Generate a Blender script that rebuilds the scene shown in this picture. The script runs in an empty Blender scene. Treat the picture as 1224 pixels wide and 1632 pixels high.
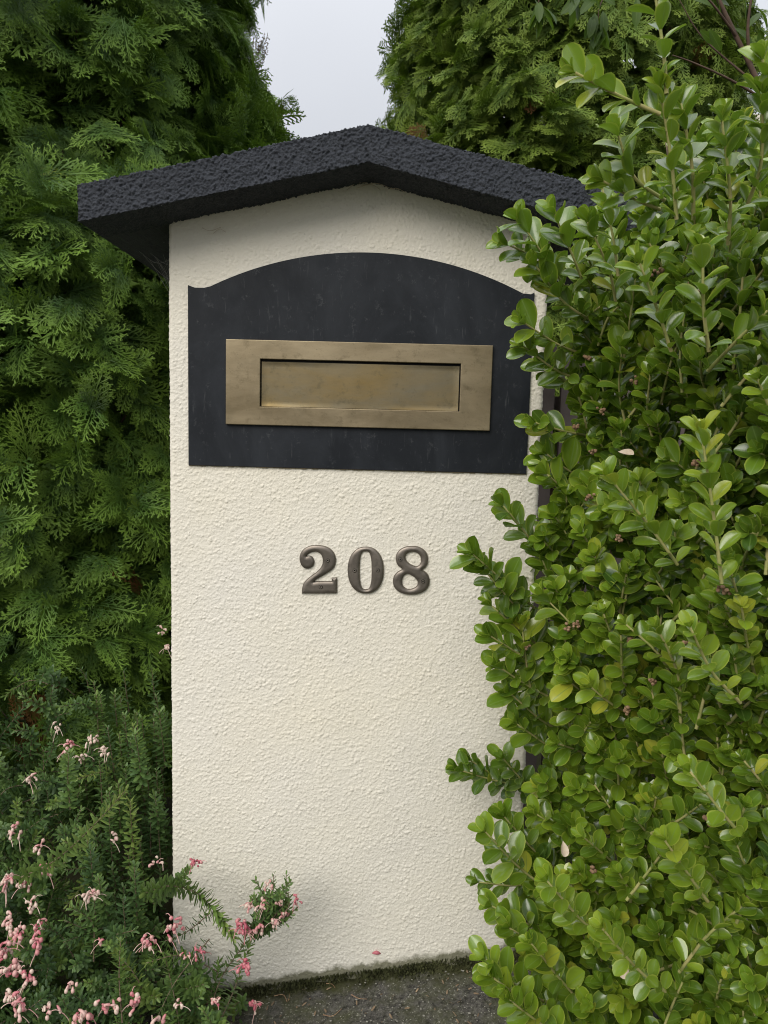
import bpy, math, random
import numpy as np
from mathutils import Vector
random.seed(7)
RS = np.random.default_rng(11)
S = bpy.context.scene
C = S.collection

# ------------------------------------------------------------------ camera
F, CY = 1200.0, -1.35
CAM = np.array([0.0702, CY, 1.0])
YAW, PITCH, ROLL = -0.0107, 0.1101, 0.0253
def basis():
    cy, sy, cp, sp = math.cos(YAW), math.sin(YAW), math.cos(PITCH), math.sin(PITCH)
    f = np.array([sy*cp, cy*cp, -sp]); r = np.array([cy, -sy, 0.0]); u = np.cross(r, f)
    c, s = math.cos(ROLL), math.sin(ROLL)
    return c*r + s*u, -s*r + c*u, f
RT, UP, FW = basis()
cd = bpy.data.cameras.new('camera'); cam = bpy.data.objects.new('camera', cd); C.objects.link(cam)
from mathutils import Matrix
M = Matrix.Identity(4)
for i in range(3):
    M[i][0], M[i][1], M[i][2], M[i][3] = RT[i], UP[i], -FW[i], CAM[i]
cam.matrix_world = M
cd.sensor_fit = 'VERTICAL'; cd.sensor_height = 24.0; cd.lens = 24.0*F/1632
cd.clip_start = 0.02; cd.clip_end = 500
cd.dof.use_dof = True; cd.dof.focus_distance = 1.28; cd.dof.aperture_fstop = 13.0
S.camera = cam

# ------------------------------------------------------------------ sky and sun
SUN_EL, SUN_AZ = math.radians(36), math.radians(208)      # azimuth clockwise from +Y: behind the camera and to its left
W = bpy.data.worlds.new("World"); S.world = W; W.use_nodes = True
nt = W.node_tree; nt.nodes.clear()
def N(t, typ, **kw):
    n = t.nodes.new(typ)
    for k, v in kw.items(): setattr(n, k, v)
    return n
out = N(nt, 'ShaderNodeOutputWorld'); bg = N(nt, 'ShaderNodeBackground'); bg.inputs['Strength'].default_value = 0.1
sky = N(nt, 'ShaderNodeTexSky', sky_type='NISHITA', sun_disc=False, sun_elevation=SUN_EL, sun_rotation=SUN_AZ)
tc = N(nt, 'ShaderNodeTexCoord'); sep = N(nt, 'ShaderNodeSeparateXYZ')
nt.links.new(tc.outputs['Generated'], sep.inputs[0])
mr = N(nt, 'ShaderNodeMapRange'); mr.inputs['From Min'].default_value = 0.0; mr.inputs['From Max'].default_value = 1.0
mr.inputs['To Min'].default_value = 4.4; mr.inputs['To Max'].default_value = 15.0
zz = N(nt, 'ShaderNodeMath', operation='POWER', use_clamp=True); zz.inputs[1].default_value = 2.2
nt.links.new(sep.outputs['Z'], zz.inputs[0]); nt.links.new(zz.outputs[0], mr.inputs['Value'])
nz = N(nt, 'ShaderNodeTexNoise'); nz.inputs['Scale'].default_value = 2.2; nz.inputs['Detail'].default_value = 4
nt.links.new(tc.outputs['Generated'], nz.inputs['Vector'])
mr2 = N(nt, 'ShaderNodeMapRange'); mr2.inputs['To Min'].default_value = 0.88; mr2.inputs['To Max'].default_value = 1.12
nt.links.new(nz.outputs['Fac'], mr2.inputs['Value'])
mu = N(nt, 'ShaderNodeMath', operation='MULTIPLY'); nt.links.new(mr.outputs[0], mu.inputs[0]); nt.links.new(mr2.outputs[0], mu.inputs[1])
vm = N(nt, 'ShaderNodeVectorMath', operation='SCALE'); vm.inputs[0].default_value = (0.915, 0.94, 0.995)
nt.links.new(mu.outputs[0], vm.inputs['Scale'])
mx = N(nt, 'ShaderNodeMix', data_type='RGBA'); mx.inputs[0].default_value = 0.93
nt.links.new(sky.outputs[0], mx.inputs[6]); nt.links.new(vm.outputs[0], mx.inputs[7])
nt.links.new(mx.outputs[2], bg.inputs['Color']); nt.links.new(bg.outputs[0], out.inputs[0])
sd = bpy.data.lights.new('sun', 'SUN'); sun = bpy.data.objects.new('sun', sd); C.objects.link(sun)
sd.energy = 1.5; sd.angle = math.radians(40); sd.color = (1.0, 0.95, 0.87)
dv = Vector((math.sin(SUN_AZ)*math.cos(SUN_EL), math.cos(SUN_AZ)*math.cos(SUN_EL), math.sin(SUN_EL)))
sun.rotation_euler = dv.to_track_quat('Z', 'Y').to_euler(); sun.location = (0, -3, 6)
S.view_settings.view_transform = 'Standard'; S.view_settings.look = 'None'; S.view_settings.gamma = 1.0
S.view_settings.exposure = 0.52
S.render.engine = 'CYCLES'
S.cycles.pixel_filter_type = 'BLACKMAN_HARRIS'; S.cycles.filter_width = 1.05; S.cycles.max_bounces = 6; S.cycles.diffuse_bounces = 2; S.cycles.transparent_max_bounces = 4

def un(px, py, Y):                                        # a point of the photograph at depth Y
    px = np.asarray(px, float); py = np.asarray(py, float); Y = np.asarray(Y, float)
    d = FW + RT*((px-612)/F)[..., None] - UP*((py-816)/F)[..., None]
    return CAM + d*((Y-CY)/d[..., 1])[..., None]

# ------------------------------------------------------------------ numpy noise
_P = RS.permutation(4096).astype(np.int64)
_G = RS.normal(size=(4096, 3)); _G /= np.linalg.norm(_G, axis=1)[:, None]
def perlin(p):
    i = np.floor(p).astype(np.int64); f = p-i; w = f*f*f*(f*(f*6-15)+10); r = 0
    for dx in (0, 1):
        for dy in (0, 1):
            for dz in (0, 1):
                h = _P[(i[:, 0]+dx) & 4095]; h = _P[(h+i[:, 1]+dy) & 4095]; h = _P[(h+i[:, 2]+dz) & 4095]
                g = _G[h]; d = f-np.array([dx, dy, dz])
                ww = (w[:, 0] if dx else 1-w[:, 0])*(w[:, 1] if dy else 1-w[:, 1])*(w[:, 2] if dz else 1-w[:, 2])
                r = r + ww*(g*d).sum(1)
    return r*1.6
def worley(p, seed=0):
    i = np.floor(p).astype(np.int64); best = np.full(len(p), 9.0); val = np.zeros(len(p))
    for dx in (-1, 0, 1):
        for dy in (-1, 0, 1):
            for dz in (-1, 0, 1):
                c = i+np.array([dx, dy, dz]); h = _P[(c[:, 0]+seed) & 4095]; h = _P[(h+c[:, 1]) & 4095]; h = _P[(h+c[:, 2]) & 4095]
                q = c+0.5+_G[h]*0.48; d = ((p-q)**2).sum(1); k = d < best; best[k] = d[k]; val[k] = (h[k] % 97)/97.0
    return np.sqrt(best), val
def sstep(a, b, x):
    t = np.clip((x-a)/(b-a), 0, 1); return t*t*(3-2*t)
def nrm(v):
    v = np.asarray(v, float); return v/np.maximum(np.linalg.norm(v, axis=-1, keepdims=True), 1e-9)

# ------------------------------------------------------------------ mesh building
class Geo:
    def __init__(s): s.V = []; s.F = []; s.A = []; s.m = []; s.n = 0
    def add(s, V, Fc, tone=0.5, across=0.0, along=0.0, mat=0):
        V = np.asarray(V, float).reshape(-1, 3); k = len(V)
        A = np.empty((k, 3)); A[:, 0] = tone; A[:, 1] = across; A[:, 2] = along
        Fc = np.asarray(Fc, np.int64)
        s.V.append(V); s.A.append(A); s.F.append(Fc+s.n); s.m.append(np.full(len(Fc), mat)); s.n += k
    def inst(s, T, B, O, tone, mat=0):                    # template T, B (N,3,3) rows = images of x, y, z; O (N,3)
        V, Fc, ac, al = T; n, k = len(O), len(V)
        if n == 0: return
        P = np.einsum('kj,njc->nkc', V, B)+O[:, None, :]
        A = np.empty((n, k, 3)); A[:, :, 0] = np.asarray(tone)[:, None]; A[:, :, 1] = ac; A[:, :, 2] = al
        FF = (Fc[None]+(np.arange(n)*k)[:, None, None]).reshape(-1, Fc.shape[1])
        s.V.append(P.reshape(-1, 3)); s.A.append(A.reshape(-1, 3)); s.F.append(FF+s.n); s.m.append(np.full(len(FF), mat)); s.n += n*k
    def build(s, name, mats, parent=None, smooth=True):
        V = np.concatenate(s.V); A = np.concatenate(s.A); m = np.concatenate(s.m)
        if parent is not None and parent.type == 'EMPTY': V = V-np.array(parent.location)
        elif parent is not None: V = V-np.array(parent['_o'])
        loops = np.concatenate([f.reshape(-1) for f in s.F]); tot = np.concatenate([np.full(len(f), f.shape[1]) for f in s.F])
        me = bpy.data.meshes.new(name); me.vertices.add(len(V)); me.vertices.foreach_set('co', V.astype(np.float32).ravel())
        me.loops.add(len(loops)); me.loops.foreach_set('vertex_index', loops.astype(np.int32))
        me.polygons.add(len(tot)); me.polygons.foreach_set('loop_start', (np.cumsum(tot)-tot).astype(np.int32))
        me.polygons.foreach_set('material_index', m.astype(np.int32)); me.polygons.foreach_set('use_smooth', np.full(len(tot), smooth))
        for j, an in enumerate(('tone', 'across', 'along')):
            a = me.attributes.new(an, 'FLOAT', 'POINT'); a.data.foreach_set('value', A[:, j].astype(np.float32))
        for q in (mats if isinstance(mats, (list, tuple)) else [mats]): me.materials.append(q)
        me.update(calc_edges=True)
        o = bpy.data.objects.new(name, me); C.objects.link(o)
        if parent is not None: o.parent = parent
        return o
def thing(name, label, cat, loc=(0, 0, 0), group=None):
    o = bpy.data.objects.new(name, None); C.objects.link(o); o.location = loc; o.empty_display_size = 0.1
    o['label'] = label; o['category'] = cat
    if group: o['group'] = group
    return o
def tag(o, label, cat, kind=None, group=None):
    o['label'] = label
    if cat: o['category'] = cat
    if kind: o['kind'] = kind
    if group: o['group'] = group
    return o
def frame_of(d):
    a = np.array([0, 0, 1.0]) if abs(d[2]) < 0.9 else np.array([1.0, 0, 0])
    u = nrm(np.cross(a, d)); return u, np.cross(d, u)
def tube(g, pts, rad, n=6, tone=0.5, mat=0, cap=True, tones=None):
    pts = np.asarray(pts, float); k = len(pts); rad = np.broadcast_to(rad, k)
    d = np.gradient(pts, axis=0); d = nrm(d); u, v = frame_of(d[0]); V = []
    for i in range(k):
        u = nrm(u-d[i]*(u@d[i])); v = np.cross(d[i], u)
        a = np.arange(n)*2*math.pi/n
        V.append(pts[i]+rad[i]*(np.cos(a)[:, None]*u+np.sin(a)[:, None]*v))
    V = np.concatenate(V+[pts[-1:]]); Fq = []
    for i in range(k-1):
        for j in range(n):
            a, b = i*n+j, i*n+(j+1) % n; Fq.append((a, b, b+n, a+n))
    al = np.concatenate([np.repeat(np.linspace(0, 1, k), n), [1.0]])
    tn = tone if tones is None else np.concatenate([np.repeat(tones, n), [tones[-1]]])
    g.add(V, Fq, tn, 0.0, al, mat)
    if cap:
        base = g.n-len(V)
        ft = np.array([((k-1)*n+j, (k-1)*n+(j+1) % n, k*n) for j in range(n)])
        g.F.append(ft+base); g.m.append(np.full(n, mat))
def curve_pts(ctrl, n):
    ctrl = np.asarray(ctrl, float); t = np.linspace(0, 1, len(ctrl)); T = np.linspace(0, 1, n)
    if len(ctrl) < 3: return np.stack([np.interp(T, t, ctrl[:, j]) for j in range(3)], 1)
    P = np.vstack([2*ctrl[0]-ctrl[1], ctrl, 2*ctrl[-1]-ctrl[-2]]); o = []
    for x in T*(len(ctrl)-1):
        i = min(int(x), len(ctrl)-2); f = x-i; a, b, c, d = P[i:i+4]
        o.append(0.5*(2*b+(c-a)*f+(2*a-5*b+4*c-d)*f*f+(3*b-a-3*c+d)*f**3))
    return np.array(o)
def grid(nx, ny):
    i, j = np.meshgrid(np.arange(nx-1), np.arange(ny-1), indexing='ij'); a = (i*ny+j).ravel()
    return np.stack([a, a+ny, a+ny+1, a+1], 1)
def welded(parts, disp, tol=1e-5):                        # parts: (V,F) grids; weld seams, push along vertex normals
    V = np.concatenate([p[0] for p in parts]); off = np.cumsum([0]+[len(p[0]) for p in parts[:-1]])
    Fq = np.concatenate([p[1]+o for p, o in zip(parts, off)])
    _, idx, inv = np.unique(np.round(V/tol).astype(np.int64), axis=0, return_index=True, return_inverse=True)
    V = V[idx]; Fq = inv.reshape(-1)[Fq]
    a, b, c, d = (V[Fq[:, i]] for i in range(4)); n = np.cross(c-a, d-b)
    vn = np.zeros_like(V)
    for i in range(4): np.add.at(vn, Fq[:, i], nrm(n))
    vn = nrm(vn)
    return V+vn*disp(V)[:, None], Fq

# ------------------------------------------------------------------ materials
def mat(name, rough=0.6, spec=0.5, metal=0.0):
    m = bpy.data.materials.new(name); m.use_nodes = True; t = m.node_tree; b = t.nodes['Principled BSDF']
    b.inputs['Roughness'].default_value = rough; b.inputs['Specular IOR Level'].default_value = spec; b.inputs['Metallic'].default_value = metal
    return m, t, b
def noise(t, scale, detail=4, rough=0.55, vec=None, dist=0.0):
    n = N(t, 'ShaderNodeTexNoise'); n.inputs['Scale'].default_value = scale; n.inputs['Detail'].default_value = detail
    n.inputs['Roughness'].default_value = rough; n.inputs['Distortion'].default_value = dist
    if vec is None:
        c = N(t, 'ShaderNodeTexCoord'); vec = c.outputs['Object']
    t.links.new(vec, n.inputs['Vector']); return n.outputs['Fac']
def ramp(t, fac, stops, interp='LINEAR'):
    r = N(t, 'ShaderNodeValToRGB'); r.color_ramp.interpolation = interp; e = r.color_ramp.elements
    while len(e) < len(stops): e.new(0.5)
    for i, (p, c) in enumerate(stops):
        e[i].position = p; e[i].color = (*c, 1) if len(c) == 3 else c
    t.links.new(fac, r.inputs[0]); return r.outputs[0]
def mixc(t, fac, a, b, mode='MIX'):
    m = N(t, 'ShaderNodeMix', data_type='RGBA', blend_type=mode)
    for s, v in ((0, fac), (6, a), (7, b)):
        if hasattr(v, 'links'): t.links.new(v, m.inputs[s])
        elif s == 0: m.inputs[0].default_value = v
        else: m.inputs[s].default_value = (*v, 1)
    return m.outputs[2]
def bump(t, b, h, strength, dist):
    n = N(t, 'ShaderNodeBump'); n.inputs['Strength'].default_value = strength; n.inputs['Distance'].default_value = dist
    t.links.new(h, n.inputs['Height']); t.links.new(n.outputs[0], b.inputs['Normal'])
def attr(t, name):
    a = N(t, 'ShaderNodeAttribute', attribute_name=name); return a.outputs['Fac']
def math_(t, op, a, b=None, clamp=False):
    m = N(t, 'ShaderNodeMath', operation=op, use_clamp=clamp)
    for i, v in enumerate((a, b)):
        if v is None: continue
        if hasattr(v, 'links'): t.links.new(v, m.inputs[i])
        else: m.inputs[i].default_value = v
    return m.outputs[0]

# stucco
m_stucco, t, b = mat('cream_render', 0.85, 0.25)
c = mixc(t, ramp(t, noise(t, 3.0, 5), [(0.35, (0, 0, 0)), (0.68, (1, 1, 1))]), (0.80, 0.748, 0.625), (0.785, 0.745, 0.66))
c = mixc(t, ramp(t, noise(t, 160, 2), [(0.70, (0, 0, 0)), (0.78, (.35, .35, .35))]), c, (0.55, 0.5, 0.38))
tcx = N(t, 'ShaderNodeTexCoord'); sx = N(t, 'ShaderNodeSeparateXYZ'); t.links.new(tcx.outputs['Object'], sx.inputs[0])
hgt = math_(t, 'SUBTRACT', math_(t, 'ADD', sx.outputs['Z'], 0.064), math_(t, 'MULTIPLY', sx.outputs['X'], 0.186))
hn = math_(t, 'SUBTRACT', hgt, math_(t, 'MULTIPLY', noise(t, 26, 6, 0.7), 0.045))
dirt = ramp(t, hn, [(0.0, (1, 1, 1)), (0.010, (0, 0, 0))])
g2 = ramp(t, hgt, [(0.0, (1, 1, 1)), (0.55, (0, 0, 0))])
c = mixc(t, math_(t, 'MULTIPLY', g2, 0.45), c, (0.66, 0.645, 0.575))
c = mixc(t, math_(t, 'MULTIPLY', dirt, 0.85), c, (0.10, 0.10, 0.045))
vo = N(t, 'ShaderNodeTexVoronoi'); vo.inputs['Scale'].default_value = 22; t.links.new(tcx.outputs['Object'], vo.inputs['Vector'])
c = mixc(t, ramp(t, vo.outputs['Distance'], [(0.0, (.7, .7, .7)), (0.035, (0, 0, 0))]), c, (0.22, 0.19, 0.13))
t.links.new(c, b.inputs['Base Color']); bump(t, b, noise(t, 330, 5, 0.65), 0.75, 0.0016)

# rough charcoal cap paint
m_cap, t, b = mat('charcoal_roughcast', 0.55, 0.35)
c = mixc(t, noise(t, 30, 4), (0.028, 0.032, 0.041), (0.062, 0.069, 0.084))
c = mixc(t, ramp(t, noise(t, 90, 3, 0.7), [(0.72, (0, 0, 0)), (0.745, (1, 1, 1))]), c, (0.50, 0.52, 0.60))
t.links.new(c, b.inputs['Base Color']); bump(t, b, noise(t, 300, 5, 0.7), 1.0, 0.004)

# charcoal backing plate with dust smears
m_plate, t, b = mat('dark_painted_metal', 0.5, 0.22)
tcx = N(t, 'ShaderNodeTexCoord')
mp = N(t, 'ShaderNodeMapping'); mp.inputs['Scale'].default_value = (1.0, 1.0, 0.5); t.links.new(tcx.outputs['Object'], mp.inputs[0])
sm = ramp(t, noise(t, 9, 8, 0.65, mp.outputs[0], 0.6), [(0.42, (0, 0, 0)), (0.8, (1, 1, 1))])
c = mixc(t, sm, (0.009, 0.0112, 0.0148), (0.029, 0.033, 0.040))
c = mixc(t, ramp(t, noise(t, 55, 7, 0.8), [(0.58, (0, 0, 0)), (0.72, (.4, .4, .4))]), c, (0.13, 0.135, 0.14))
mp2 = N(t, 'ShaderNodeMapping'); mp2.inputs['Scale'].default_value = (9.0, 1.0, 1.3); mp2.inputs['Rotation'].default_value = (0, 0.4, 0)
t.links.new(tcx.outputs['Object'], mp2.inputs[0])
c = mixc(t, ramp(t, noise(t, 14, 5, 0.7, mp2.outputs[0]), [(0.60, (0, 0, 0)), (0.74, (.25, .25, .25))]), c, (0.15, 0.155, 0.16))
t.links.new(c, b.inputs['Base Color'])
rr = ramp(t, noise(t, 20, 5), [(0.3, (0.42,)*3), (0.7, (0.62,)*3)]); t.links.new(rr, b.inputs['Roughness'])
bump(t, b, noise(t, 260, 4), 0.12, 0.0006)
m_edge, t, b = mat('plate_edge_residue', 0.8, 0.3); b.inputs['Base Color'].default_value = (0.20, 0.16, 0.10, 1)

# aged brass
def brass(name, ca, cb, cc):
    m, t, b = mat(name, 0.42, 0.5, 0.8)
    tcx = N(t, 'ShaderNodeTexCoord'); mp = N(t, 'ShaderNodeMapping'); mp.inputs['Scale'].default_value = (0.35, 1, 1)
    t.links.new(tcx.outputs['Object'], mp.inputs[0])
    c = mixc(t, ramp(t, noise(t, 16, 6, 0.62, mp.outputs[0], 0.4), [(0.32, (0, 0, 0)), (0.68, (1, 1, 1))]), ca, cb)
    c = mixc(t, ramp(t, noise(t, 60, 6, 0.7), [(0.55, (0, 0, 0)), (0.72, (.7, .7, .7))]), c, cc)
    c = mixc(t, ramp(t, noise(t, 330, 3, 0.6), [(0.62, (0, 0, 0)), (0.75, (.5, .5, .5))]), c, (0.12, 0.11, 0.07))
    t.links.new(c, b.inputs['Base Color'])
    t.links.new(ramp(t, noise(t, 40, 6, 0.7), [(0.3, (0.34,)*3), (0.7, (0.52,)*3)]), b.inputs['Roughness'])
    bump(t, b, noise(t, 220, 4, 0.6, mp.outputs[0]), 0.15, 0.0004)
    return m
m_brass = brass('aged_brass', (0.18, 0.14, 0.08), (0.34, 0.275, 0.175), (0.15, 0.118, 0.068))
m_brassin = brass('tarnished_brass', (0.24, 0.172, 0.072), (0.205, 0.178, 0.12), (0.12, 0.105, 0.064))
m_bronze = brass('dark_bronze', (0.155, 0.134, 0.112), (0.26, 0.225, 0.19), (0.10, 0.088, 0.074))
m_dark, t, b = mat('slot_gap_black', 0.8, 0.2); b.inputs['Base Color'].default_value = (0.012, 0.011, 0.010, 1)

def leafmat(name, stops, rim=None, rib=None, tips=None, rough=0.35, spec=0.5, trans=0.18, transcol=(0.25, 0.45, 0.03), noise_s=60):
    m, t, b = mat(name, rough, spec)
    c = ramp(t, attr(t, 'tone'), stops)
    n = noise(t, noise_s, 3); c = mixc(t, math_(t, 'MULTIPLY', n, 0.35), c, stops[1][1])
    if rib and rim: c = mixc(t, ramp(t, noise(t, 45, 6, 0.75), [(0.70, (0, 0, 0)), (0.76, (.6,)*3)]), c, (0.20, 0.13, 0.05))
    if rib: c = mixc(t, ramp(t, attr(t, 'across'), [(0.0, (.75,)*3), (0.10, (0, 0, 0))]), c, rib)
    if tips: c = mixc(t, ramp(t, attr(t, 'along'), [(0.45, (0, 0, 0)), (1.05, (.6,)*3)]), c, mixc(t, ramp(t, attr(t, 'tone'), [(0.94, (0, 0, 0)), (0.95, (1, 1, 1))]), tips, (.2, .08, .03)))
    if rim:
        e = ramp(t, attr(t, 'across'), [(0.80, (0, 0, 0)), (0.97, (.85,)*3)])
        c = mixc(t, math_(t, 'MULTIPLY', e, ramp(t, attr(t, 'tone'), [(0.1, (.35,)*3), (0.6, (1, 1, 1))])), c, rim)
    t.links.new(c, b.inputs['Base Color'])
    tr = N(t, 'ShaderNodeBsdfTranslucent'); 
    t.links.new(mixc(t, 0.6, c, transcol), tr.inputs[0])
    ms = N(t, 'ShaderNodeMixShader'); ms.inputs[0].default_value = trans
    o = t.nodes['Material Output']; t.links.new(b.outputs[0], ms.inputs[1]); t.links.new(tr.outputs[0], ms.inputs[2]); t.links.new(ms.outputs[0], o.inputs[0])
    return m
m_box = leafmat('boxwood_leaf', [(0.0, (0.030, 0.075, 0.014)), (0.45, (0.125, 0.215, 0.016)), (0.8, (0.24, 0.34, 0.026)), (1.0, (0.46, 0.46, 0.05))],
                rim=(0.40, 0.47, 0.07), rib=(0.17, 0.27, 0.06), rough=0.25, spec=0.9, trans=0.22)
m_thuja = leafmat('thuja_scale_leaf', [(0.0, (0.016, 0.034, 0.006)), (0.4, (0.036, 0.085, 0.013)), (0.8, (0.10, 0.20, 0.030)), (0.93, (0.19, 0.30, 0.045)), (0.96, (0.16, 0.055, 0.02)), (1.0, (0.24, 0.10, 0.035))],
                  tips=(0.21, 0.34, 0.042), rough=0.55, spec=0.3, trans=0.15)
m_thujafar = leafmat('conifer_scale_leaf', [(0.0, (0.030, 0.060, 0.010)), (0.4, (0.080, 0.145, 0.018)), (0.8, (0.16, 0.235, 0.03)), (0.93, (0.20, 0.25, 0.04)), (0.96, (0.16, 0.06, 0.02)), (1.0, (0.24, 0.10, 0.035))],
                     tips=(0.24, 0.32, 0.045), rough=0.6, spec=0.3, trans=0.15)
m_grev = leafmat('needle_leaf', [(0.0, (0.030, 0.062, 0.024)), (0.4, (0.070, 0.132, 0.040)), (0.8, (0.15, 0.235, 0.05)), (1.0, (0.24, 0.31, 0.07))],
                 rib=(0.12, 0.17, 0.07), rough=0.45, spec=0.4, trans=0.15)
m_over = leafmat('long_dark_leaf', [(0.0, (0.022, 0.05, 0.014)), (0.5, (0.06, 0.105, 0.014)), (0.8, (0.09, 0.15, 0.018)), (1.0, (0.12, 0.18, 0.03))],
                 rib=(0.12, 0.18, 0.05), rough=0.5, spec=.3, trans=0.3)
m_petal = leafmat('grevillea_petal', [(0.0, (0.36, 0.035, 0.08)), (0.4, (0.60, 0.19, 0.22)), (0.75, (0.76, 0.50, 0.44)), (1.0, (0.82, 0.72, 0.58))],
                  rough=0.45, spec=0.4, trans=0.2, transcol=(0.8, 0.3, 0.3), noise_s=300)
def simple(name, a, bcol, sc, rough=0.8, bmp=0.4, dist=0.002, spec=0.3):
    m, t, b = mat(name, rough, spec); n = noise(t, sc, 5, 0.65)
    t.links.new(mixc(t, ramp(t, n, [(0.3, (0, 0, 0)), (0.7, (1, 1, 1))]), a, bcol), b.inputs['Base Color']); bump(t, b, noise(t, sc*3, 4), bmp, dist)
    return m
m_stem = simple('boxwood_stem', (0.26, 0.30, 0.08), (0.42, 0.36, 0.16), 60)
m_twig = simple('brown_twig', (0.10, 0.07, 0.045), (0.24, 0.18, 0.12), 60)
m_bark = simple('conifer_bark', (0.05, 0.032, 0.022), (0.12, 0.075, 0.05), 30)
m_bud = simple('dry_bud', (0.16, 0.08, 0.045), (0.38, 0.26, 0.15), 300)
m_dry = simple('dry_leaf', (0.50, 0.40, 0.28), (0.66, 0.57, 0.45), 80)
m_wood = simple('weathered_timber', (0.085, 0.068, 0.062), (0.17, 0.14, 0.125), 8, 0.85)
m_house = simple('cream_house_wall', (0.66, 0.60, 0.50), (0.70, 0.65, 0.55), 2)
m_roof = simple('grey_roof_tile', (0.10, 0.11, 0.12), (0.16, 0.17, 0.18), 3)
m_web = simple('web_silk', (0.30, 0.30, 0.28), (0.4, 0.4, 0.38), 50)

# ------------------------------------------------------------------ the ground
def zg(x): return -0.064+0.186*0.9*np.tanh(np.asarray(x)/0.9)
def axis(a, b, h, far):
    c = list(np.arange(a, b+h/2, h)); s = h; lo = [a]; hi = [c[-1]]
    while hi[-1] < far: s *= 1.35; hi.append(hi[-1]+s)
    s = h
    while lo[-1] > -far: s *= 1.35; lo.append(lo[-1]-s)
    return np.array(lo[:0:-1]+c+hi[1:])
gx, gy = axis(-0.45, 0.6, 0.0035, 120), axis(-0.62, 0.02, 0.0035, 120)
X, Y = np.meshgrid(gx, gy, indexing='ij'); V = np.stack([X.ravel(), Y.ravel(), zg(X.ravel())], 1)
msk = ((np.abs(V[:, 0]) < 1) & (V[:, 1] > -1) & (V[:, 1] < 0.3)).astype(float)
V[:, 2] += msk*(0.0022*np.abs(perlin(V/0.007))+0.0035*perlin(V/0.03)+0.006*perlin(V/0.15))
V[:, 2] += msk*0.010*np.exp(-((V[:, 1]+0.0)/0.018)**2)*sstep(-0.25, 0.5, perlin(V/0.06))
m_ground, t, b = mat('mossy_asphalt', 0.95, 0.1)
c = mixc(t, ramp(t, noise(t, 130, 6, 0.75), [(0.36, (0, 0, 0)), (0.66, (1, 1, 1))]), (0.022, 0.021, 0.019), (0.145, 0.138, 0.122))
c = mixc(t, ramp(t, noise(t, 13, 6, 0.7), [(0.42, (0, 0, 0)), (0.62, (.75, .75, .75))]), c, (0.082, 0.086, 0.045))
c = mixc(t, ramp(t, noise(t, 240, 3, 0.7), [(0.60, (0, 0, 0)), (0.69, (1, 1, 1))]), c, (0.36, 0.36, 0.29))
tcx = N(t, 'ShaderNodeTexCoord'); sx = N(t, 'ShaderNodeSeparateXYZ'); t.links.new(tcx.outputs['Object'], sx.inputs[0])
edge = math_(t, 'ADD', sx.outputs['Y'], math_(t, 'MULTIPLY', noise(t, 25, 6, 0.7), 0.09))
c = mixc(t, ramp(t, edge, [(0.005, (0, 0, 0)), (0.03, (.9, .9, .9))]), c, (0.050, 0.052, 0.020))
t.links.new(c, b.inputs['Base Color']); bump(t, b, noise(t, 400, 4, 0.7), 0.8, 0.003)
g = Geo(); g.add(V, grid(len(gx), len(gy))); o = g.build('ground', m_ground); o['kind'] = 'structure'

# ------------------------------------------------------------------ pillar
PIL = thing('letterbox_pillar', 'cream rendered letterbox pillar with charcoal gabled cap and number 208', 'letterbox', (0, 0, 0))
XL, XR, YD, SL, SR, AX = -0.3323, 0.3323, 0.50, 0.218, 0.235, 0.018
def under(x): return np.where(x < AX, 1.4207-(AX-x)*SL, 1.4207-(x-AX)*SR)
r = 0.008; per = []
xs = np.arange(XL+r, XR-r+1e-6, (XR-XL-2*r)/560)
for x in xs: per.append((x, 0))
for a in np.linspace(0, math.pi/2, 6)[1:]: per.append((XR-r+r*math.sin(a), r-r*math.cos(a)))
ys = np.concatenate([np.arange(r+0.002, 0.03, 0.002), np.linspace(0.032, YD, 24)])
for y in ys: per.append((XR, y))
for x in np.linspace(XR, XL, 20)[1:]: per.append((x, YD))
for y in ys[::-1][1:]: per.append((XL, y))
for a in np.linspace(math.pi/2, 0, 6)[:-1]: per.append((XL+r-r*math.sin(a), r-r*math.cos(a)))
per.append(per[0]); per = np.array(per)
nv = 1260; vv = np.linspace(0, 1, nv); zb = -0.30; zt = under(per[:, 0])+0.012
V = np.empty((len(per), nv, 3)); V[:, :, 0] = per[:, 0:1]; V[:, :, 1] = per[:, 1:2]; V[:, :, 2] = zb+(zt[:, None]-zb)*vv
def d_stucco(p):
    q = p*np.array([1, 1, 1.12]); q = q+0.0012*np.stack([perlin(q/0.005), perlin(q/0.005+9), perlin(q/0.005+19)], 1)
    f1, v1 = worley(q/0.0058); f2, v2 = worley(q/0.0038, 5); cover = sstep(-.5, .4, perlin(p/.03))
    blobs = v1*np.sqrt(np.clip(1-(f1/.62)**2, 0, 1))*(.45+.55*cover)+.5*v2*np.sqrt(np.clip(1-(f2/.6)**2, 0, 1))
    big = 0.0012*perlin(p/0.12)
    return 0.0015*blobs+big
V2, F2 = welded([(V.reshape(-1, 3), grid(len(per), nv))], d_stucco)
g = Geo(); g.add(V2, F2); g.build('rendered_column', m_stucco, PIL)

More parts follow.
